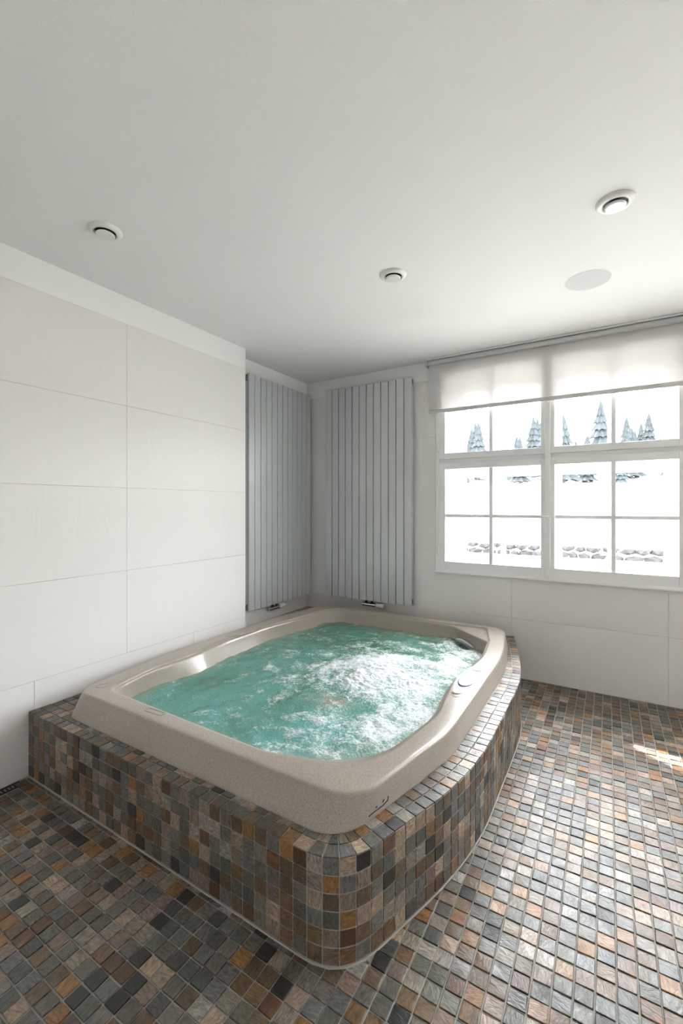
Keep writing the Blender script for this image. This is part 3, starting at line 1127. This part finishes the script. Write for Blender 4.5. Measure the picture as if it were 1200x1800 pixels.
# ------------------------------------------------------------------ windows
def window_inner(dx, num):
    w = empty('window_%d' % num, (-0.393 + dx, YB, 0.80))
    struct(w, 'white wooden casement window with glazing bars' + (' above the tub' if num == 1 else ''))

    def P(o, par=w):
        o.parent = par
        o.matrix_parent_inverse = parent_world_inv(par)
        return o
    X0, X1, Z0, Z1 = -1.272 + dx, 0.486 + dx, 0.790, 2.545
    xm = -0.393 + dx
    y0, y1 = YB - 0.018, YB + 0.05
    P(boxes('casing', [(X0 - 0.004, X0 + 0.026, y0 + .006, y1, Z0, Z1), (X1 - 0.026, X1 + 0.004, y0 + .006, y1, Z0, Z1),
                       (X0 - .004, X1 + .004, y0 + .006, y1, Z1 - 0.03, Z1), (X0 - .004, X1 + .004, y0 + .002, y1, Z0, Z0 + 0.022)], WHITE, None, 0.003))
    P(box('sill_strip', X0 - 0.01, X1 + 0.01, YB - 0.024, YB + 0.02, Z0 - 0.004, Z0 + 0.012, WHITE, None, 0.003))
    P(box('transom', X0 + .026, X1 - .026, YB + 0.002, y1, 1.725, 1.760, WHITE, None, 0.003))
    P(box('mullion', xm - 0.020, xm + 0.020, YB - 0.022, y1, Z0 + .02, Z1 - .03, WHITE, None, 0.004))
    sashes = [(-1.191, -0.442, 0.885, 1.672, True), (-0.344, 0.405, 0.885, 1.672, True), (-1.191, -0.442, 1.809, 2.465, False), (-0.344, 0.405, 1.809, 2.465, False)]
    for si, (gx0, gx1, gz0, gz1, low) in enumerate(sashes):
        gx0 += dx; gx1 += dx
        left = si % 2 == 0
        sx0 = gx0 - (0.056 if left else 0.030); sx1 = gx1 + (0.030 if left else 0.056)
        sz0 = gz0 - (0.075 if low else 0.052); sz1 = gz1 + (0.054 if low else 0.052)
        s = P(boxes('sash', [(sx0, gx0, YB - 0.012, YB + 0.030, sz0, sz1), (gx1, sx1, YB - 0.012, YB + 0.030, sz0, sz1),
                             (gx0 - .001, gx1 + .001, YB - 0.0118, YB + 0.030, sz0, gz0), (gx0 - .001, gx1 + .001, YB - 0.0118, YB + 0.030, gz1, sz1)], WHITE, None, 0.0025))
        mxx = (gx0 + gx1) / 2 + 0.003
        P(box('muntin', mxx - 0.0145, mxx + 0.0145, YB - 0.006, YB + 0.028, gz0 - .002, gz1 + .002, WHITE, None, 0.003), s)
        zm = 1.275
        if low:
            P(box('muntin', gx0 - .002, gx1 + .002, YB - 0.005, YB + 0.027, zm - 0.0135, zm + 0.0135, WHITE, None, 0.003), s)
        for pa, pb_ in ((gx0, mxx), (mxx, gx1)):
            for za, zb in (((gz0, zm), (zm, gz1)) if low else ((gz0, gz1),)):
                P(box('pane', pa - .003, pb_ + .003, YB + 0.010, YB + 0.013, za - .003, zb + .003, GLASS), s)
        hx = sx0 - 0.004 if left else sx1 + 0.004
        for hz in ((0.985, 1.575) if low else (1.87, 2.38)):
            P(lathe('hinge', [(0.003, -0.045), (0.008, -0.04), (0.008, 0.04), (0.003, 0.045)], VENTW, None, 12, (hx, YB - 0.018, hz)), s)
    h = P(lathe('handle_rose', [(0.014, 0), (0.014, -0.008), (0.010, -0.012)], VENTW, None, 20, (xm, YB - 0.022, 1.275), 'Y'))
    P(box('handle_lever', xm - 0.05, xm + 0.05, YB - 0.046, YB - 0.036, 1.269, 1.281, WHITE, None, 0.003), h)
    P(box('handle_neck', xm - 0.006, xm + 0.006, YB - 0.040, YB - 0.030, 1.262, 1.288, VENTW, None, 0.002), h)
    P(lathe('cord_knob', [(0.004, 0), (0.010, -0.006), (0.010, -0.016), (0.004, -0.02)], VENTW, None, 16, (xm, YB - 0.022, 2.15), 'Y'))
    return w


def window_outer(dx, num):
    yo = 3.95
    w = empty('window_%d' % num, (-0.37 + dx, yo, 0.82))
    struct(w, 'outer white sashes of the box window')

    def P(o, par=w):
        o.parent = par
        o.matrix_parent_inverse = parent_world_inv(par)
        return o
    X0, X1, Z0, Z1 = -1.262 + dx, 0.476 + dx, 0.80, 2.535
    P(boxes('frame', [(X0, -1.15 + dx, yo - .025, yo + .03, Z0, Z1), (0.41 + dx, X1, yo - .025, yo + .03, Z0, Z1),
                      (-1.15 + dx, 0.41 + dx, yo - .0255, yo + .03, Z0, 0.88), (-1.15 + dx, 0.41 + dx, yo - .0255, yo + .03, 2.44, Z1),
                      (-0.415 + dx, -0.355 + dx, yo - .03, yo + .03, .86, 2.46), (-1.15 + dx, 0.41 + dx, yo - .028, yo + .029, 1.67, 1.735)], WHITE, None, 0.002))
    gl_ = [(-1.092, -0.447), (-0.318, 0.349)]
    for gi, (a, b) in enumerate(gl_):
        for (z0, z1) in ((0.94, 1.612), (1.79, 2.372)):
            ax, bx_ = a + dx, b + dx
            sx0 = ax - 0.058 if gi == 0 else ax - 0.037
            sx1 = bx_ + 0.032 if gi == 0 else bx_ + 0.061
            s = P(boxes('sash', [(sx0, ax, yo - .018, yo + .022, z0 - .06, z1 + .06), (bx_, sx1, yo - .018, yo + .022, z0 - .06, z1 + .06),
                                 (ax, bx_, yo - .018, yo + .022, z0 - .06, z0), (ax, bx_, yo - .018, yo + .022, z1, z1 + .06)], WHITE, None))
            mxx = (ax + bx_) / 2
            P(box('muntin', mxx - 0.02, mxx + 0.02, yo - .012, yo + .018, z0 - .002, z1 + .002, WHITE), s)
            for pa, pb_ in ((ax, mxx), (mxx, bx_)):
                P(box('pane', pa - .003, pb_ + .003, yo + .002, yo + .005, z0 - .003, z1 + .003, GLASS), s)
    P(box('reveal_board', X0 + .002, X1 - .002, YB + 0.05, yo - .02, 0.80, 0.812, WHITE))
    return w


window_inner(0, 1)
window_outer(0, 2)
window_inner(WIN_DX, 3)
window_outer(WIN_DX, 4)
for k, yc in enumerate(SIDE_Y):
    wi = window_inner(0, 5 + 2 * k)
    wi.location = (XR, yc, 0.80)
    wi.rotation_euler = (0, 0, -math.pi / 2)
    wo = window_outer(0, 6 + 2 * k)
    wo.location = (XR + 0.27, yc - 0.023, 0.82)
    wo.rotation_euler = (0, 0, -math.pi / 2)
    wi['label'] = 'white casement window in the right-hand wall'

# ------------------------------------------------------------------ roller blind
bl = empty('roller_blind', (-0.40, YB - 0.055, 2.62))
tag(bl, 'sheer white roller blind half lowered over the window', 'blind')
bx0, bx1 = -1.338, 0.545
yb = YB - 0.062
into(lathe('roller_tube', [(0.020, bx0 + 0.004), (0.020, bx1 - 0.004)], ROLLER, None, 24, (0, yb, 2.585), 'X', smooth=False), bl)
into(box('head_rail', bx0 + .004, bx1 - .004, YB - 0.085, YB - 0.03, 2.607, 2.6185, WHITE, None, 0.002), bl)
for x in (bx0 - 0.004, bx1 - 0.004):
    into(box('end_bracket', x, x + 0.008, YB - 0.090, YB - 0.002, 2.555, 2.619, ROLLER, None, 0.002), bl)
fv, ff = [], []
nx = 40
for i in range(nx + 1):
    x = bx0 + 0.012 + (bx1 - bx0 - 0.024) * i / nx
    for j in range(9):
        z = 2.585 - (2.585 - 2.178) * j / 8
        fv.append((x, yb + 0.0195 - 0.001 * math.sin(x * 5) * (j / 8), z))
for i in range(nx):
    for j in range(8):
        a = i * 9 + j
        ff.append((a, a + 1, a + 10, a + 9))
into(mesh_obj('fabric', fv, ff, SHEER, None, True), bl)
SHBAR, _, _, _ = mat('blind_hem', (0.60, 0.58, 0.565), 0.6)
into(box('bottom_bar', bx0 + 0.012, bx1 - 0.012, yb + 0.0145, yb + 0.0245, 2.152, 2.184, SHBAR, None, 0.004), bl)
into(tube('pull_cord', [(-0.373, yb + 0.018, 2.160), (-0.40, yb + 0.02, 2.150), (-0.43, yb + 0.03, 2.142)], 0.0015, ROLLER, None, 6), bl)

# ------------------------------------------------------------------ ceiling vents and loudspeaker
def vent(label, x, y):
    t = empty('air_vent', (x, y, ZC))
    tag(t, label, 'air vent', 'disc air vents in the ceiling')
    lathe('ring', [(0.044, 0.0), (0.046, -0.012), (0.050, -0.015), (0.066, -0.010), (0.072, -0.003), (0.072, 0.0)], VENTW, t, 48, cap=False, smooth=True)
    lathe('throat', [(0.046, -0.001), (0.0455, -0.0015)], BLACK, t, 40)
    lathe('disc', [(0.006, -0.001), (0.006, -0.014), (0.036, -0.016), (0.040, -0.019), (0.040, -0.022), (0.036, -0.026), (0.02, -0.027)], VENTW, t, 40)
    return t


vent('round white disc vent in the ceiling near the left wall', -1.97, 1.155)
vent('smallest-looking round white disc vent in the middle of the ceiling above the tub', -1.002, 2.192)
vent('round white disc vent in the ceiling at the right, in front of the window', 0.026, 2.145)
sp = empty('ceiling_speaker', (-0.096, 2.812, ZC))
tag(sp, 'flat round light-grey loudspeaker grille flush in the ceiling near the blind', 'speaker')
lathe('grille', [(0.112, 0.0), (0.112, -0.003), (0.108, -0.004), (0.02, -0.005)], SPKG, sp, 48)
lathe('rim', [(0.112, 0), (0.112, -0.003), (0.116, -0.002), (0.117, 0)], VENTW, sp, 48, cap=False)

# ------------------------------------------------------------------ outdoors
def ground_z(x, y):
    r = math.hypot(x, y)
    z = -0.30
    if r > 14:
        z += (min(r, 85) - 14) * 0.080
    if r > 85:
        z += (r - 85) * 0.12
    return z + 0.012 * max(0, r - 14) * noise.noise((x * .05, y * .05, 0))


tvv, tff = [], []
NX, NY = 60, 60
ys = [-20 + (214) * (j / NY) ** 1.6 for j in range(NY + 1)]
for j in range(NY + 1):
    for i in range(NX + 1):
        x = 2 + (i / NX - .5) * (70 + ys[j] * 2.6)
        tvv.append((x, ys[j], ground_z(x, ys[j])))
for j in range(NY):
    for i in range(NX):
        a = j * (NX + 1) + i
        tff.append((a, a + 1, a + NX + 2, a + NX + 1))
meadow = struct(mesh_obj('meadow', tvv, tff, GRASS, None, True), 'pale green meadow rising behind the window')


def spruce_mesh(seed):
    r_ = random.Random(seed)
    bm = bmesh.new()
    n = 9
    for k in range(9):
        z0 = 0.08 + k * 0.1
        rad_ = 0.19 * (1 - k / 9.6)
        top = bm.verts.new((0, 0, min(1.0, z0 + 0.2)))
        ring_ = []
        for i in range(n * 2):
            a = math.pi * i / n + k
            q = rad_ * (1.0 if i % 2 else 0.62) * r_.uniform(.85, 1.15)
            ring_.append(bm.verts.new((q * math.cos(a), q * math.sin(a), z0 - (0.025 if i % 2 else 0))))
        for i in range(n * 2):
            bm.faces.new((ring_[i], ring_[(i + 1) % (n * 2)], top))
    me = bpy.data.meshes.new('crown'); bm.to_mesh(me); bm.free(); me.materials.append(SPRUCE)
    return me


crowns = [spruce_mesh(s) for s in (1, 2, 3)]
bm = bmesh.new(); add_lathe(bm, [(0.02, 0), (0.012, 0.3)], 8)
trunk_me = bpy.data.meshes.new('trunk'); bm.to_mesh(trunk_me); bm.free(); trunk_me.materials.append(BARK)
r_ = random.Random(5)
spots = []
for k in range(4000):
    ang = math.radians(r_.uniform(-20, 9))
    dist = r_.uniform(84, 150)
    x, y = dist * math.sin(ang), dist * math.cos(ang)
    if len(spots) < 70 and all(math.hypot(x - p, y - q) > 7.0 for p, q in spots):
        spots.append((x, y))
for k, (x, y) in enumerate(spots):
    hgt = r_.uniform(10, 16.5) * (0.8 + 0.25 * math.sin(k * .6))
    t = empty('spruce_tree', (x, y, ground_z(x, y) - 0.3))
    tag(t, 'dark spruce tree in the forest above the meadow outside', 'tree', 'spruces beyond the meadow')
    t.scale = (hgt * 1.35, hgt * 1.35, hgt)
    t.rotation_euler = (0, 0, r_.uniform(0, 6))
    link('crown', crowns[k % 3], t)
    link('trunk', trunk_me, t)

# rubble stone wall at the foot of the meadow
rw_ = empty('garden_wall', (-1.5, 13.2, -0.25))
tag(rw_, 'low rubble stone wall at the foot of the meadow outside the window', 'stone wall')
smesh = []
for s in range(6):
    r2_ = random.Random(s)
    bm = bmesh.new()
    bmesh.ops.create_icosphere(bm, subdivisions=1, radius=0.5)
    for v in bm.verts:
        v.co = Vector((v.co.x * 1.0, v.co.y * 0.9, v.co.z * 0.85)) * r2_.uniform(.85, 1.12)
    me = bpy.data.meshes.new('stone'); bm.to_mesh(me); bm.free(); me.materials.append(ROCK)
    smesh.append(me)
for c_ in range(3):
    x = -6.2
    while x < 6.0:
        w_ = r_.uniform(.22, .42)
        o = link('stone', r_.choice(smesh), rw_)
        o.location = (x + w_ / 2 + 1.5, r_.uniform(-.05, .05), 0.08 + c_ * 0.2 + r_.uniform(-.02, .02))
        o.scale = (w_ * 1.15, 0.35, 0.26)
        o.rotation_euler = (0, 0, r_.choice((0, math.pi)))
        x += w_
# bushes on the slope at the right
bushes = [(4.6, 20.5, 1.0), (6.4, 23.5, 1.3), (5.4, 27, 1.5), (7.6, 30, 1.8)]
blab = ['small leafy bush nearest the stone wall outside', 'leafy bush second from the stone wall outside', 'mid-size leafy bush on the meadow slope outside', 'largest and farthest leafy bush on the meadow slope outside']
for (x, y, s), lb_ in zip(bushes, blab):
    t = empty('bush', (x, y, ground_z(x, y)))
    tag(t, lb_, 'bush', 'bushes on the meadow')
    bm = bmesh.new()
    for q in range(14):
        mtx = Matrix.Translation((r_.uniform(-.5, .5) * s, r_.uniform(-.4, .4) * s, r_.uniform(.15, .6) * s))
        bmesh.ops.create_icosphere(bm, subdivisions=1, radius=r_.uniform(.15, .3) * s, matrix=mtx)
    bm_obj('foliage', bm, LEAF, t)
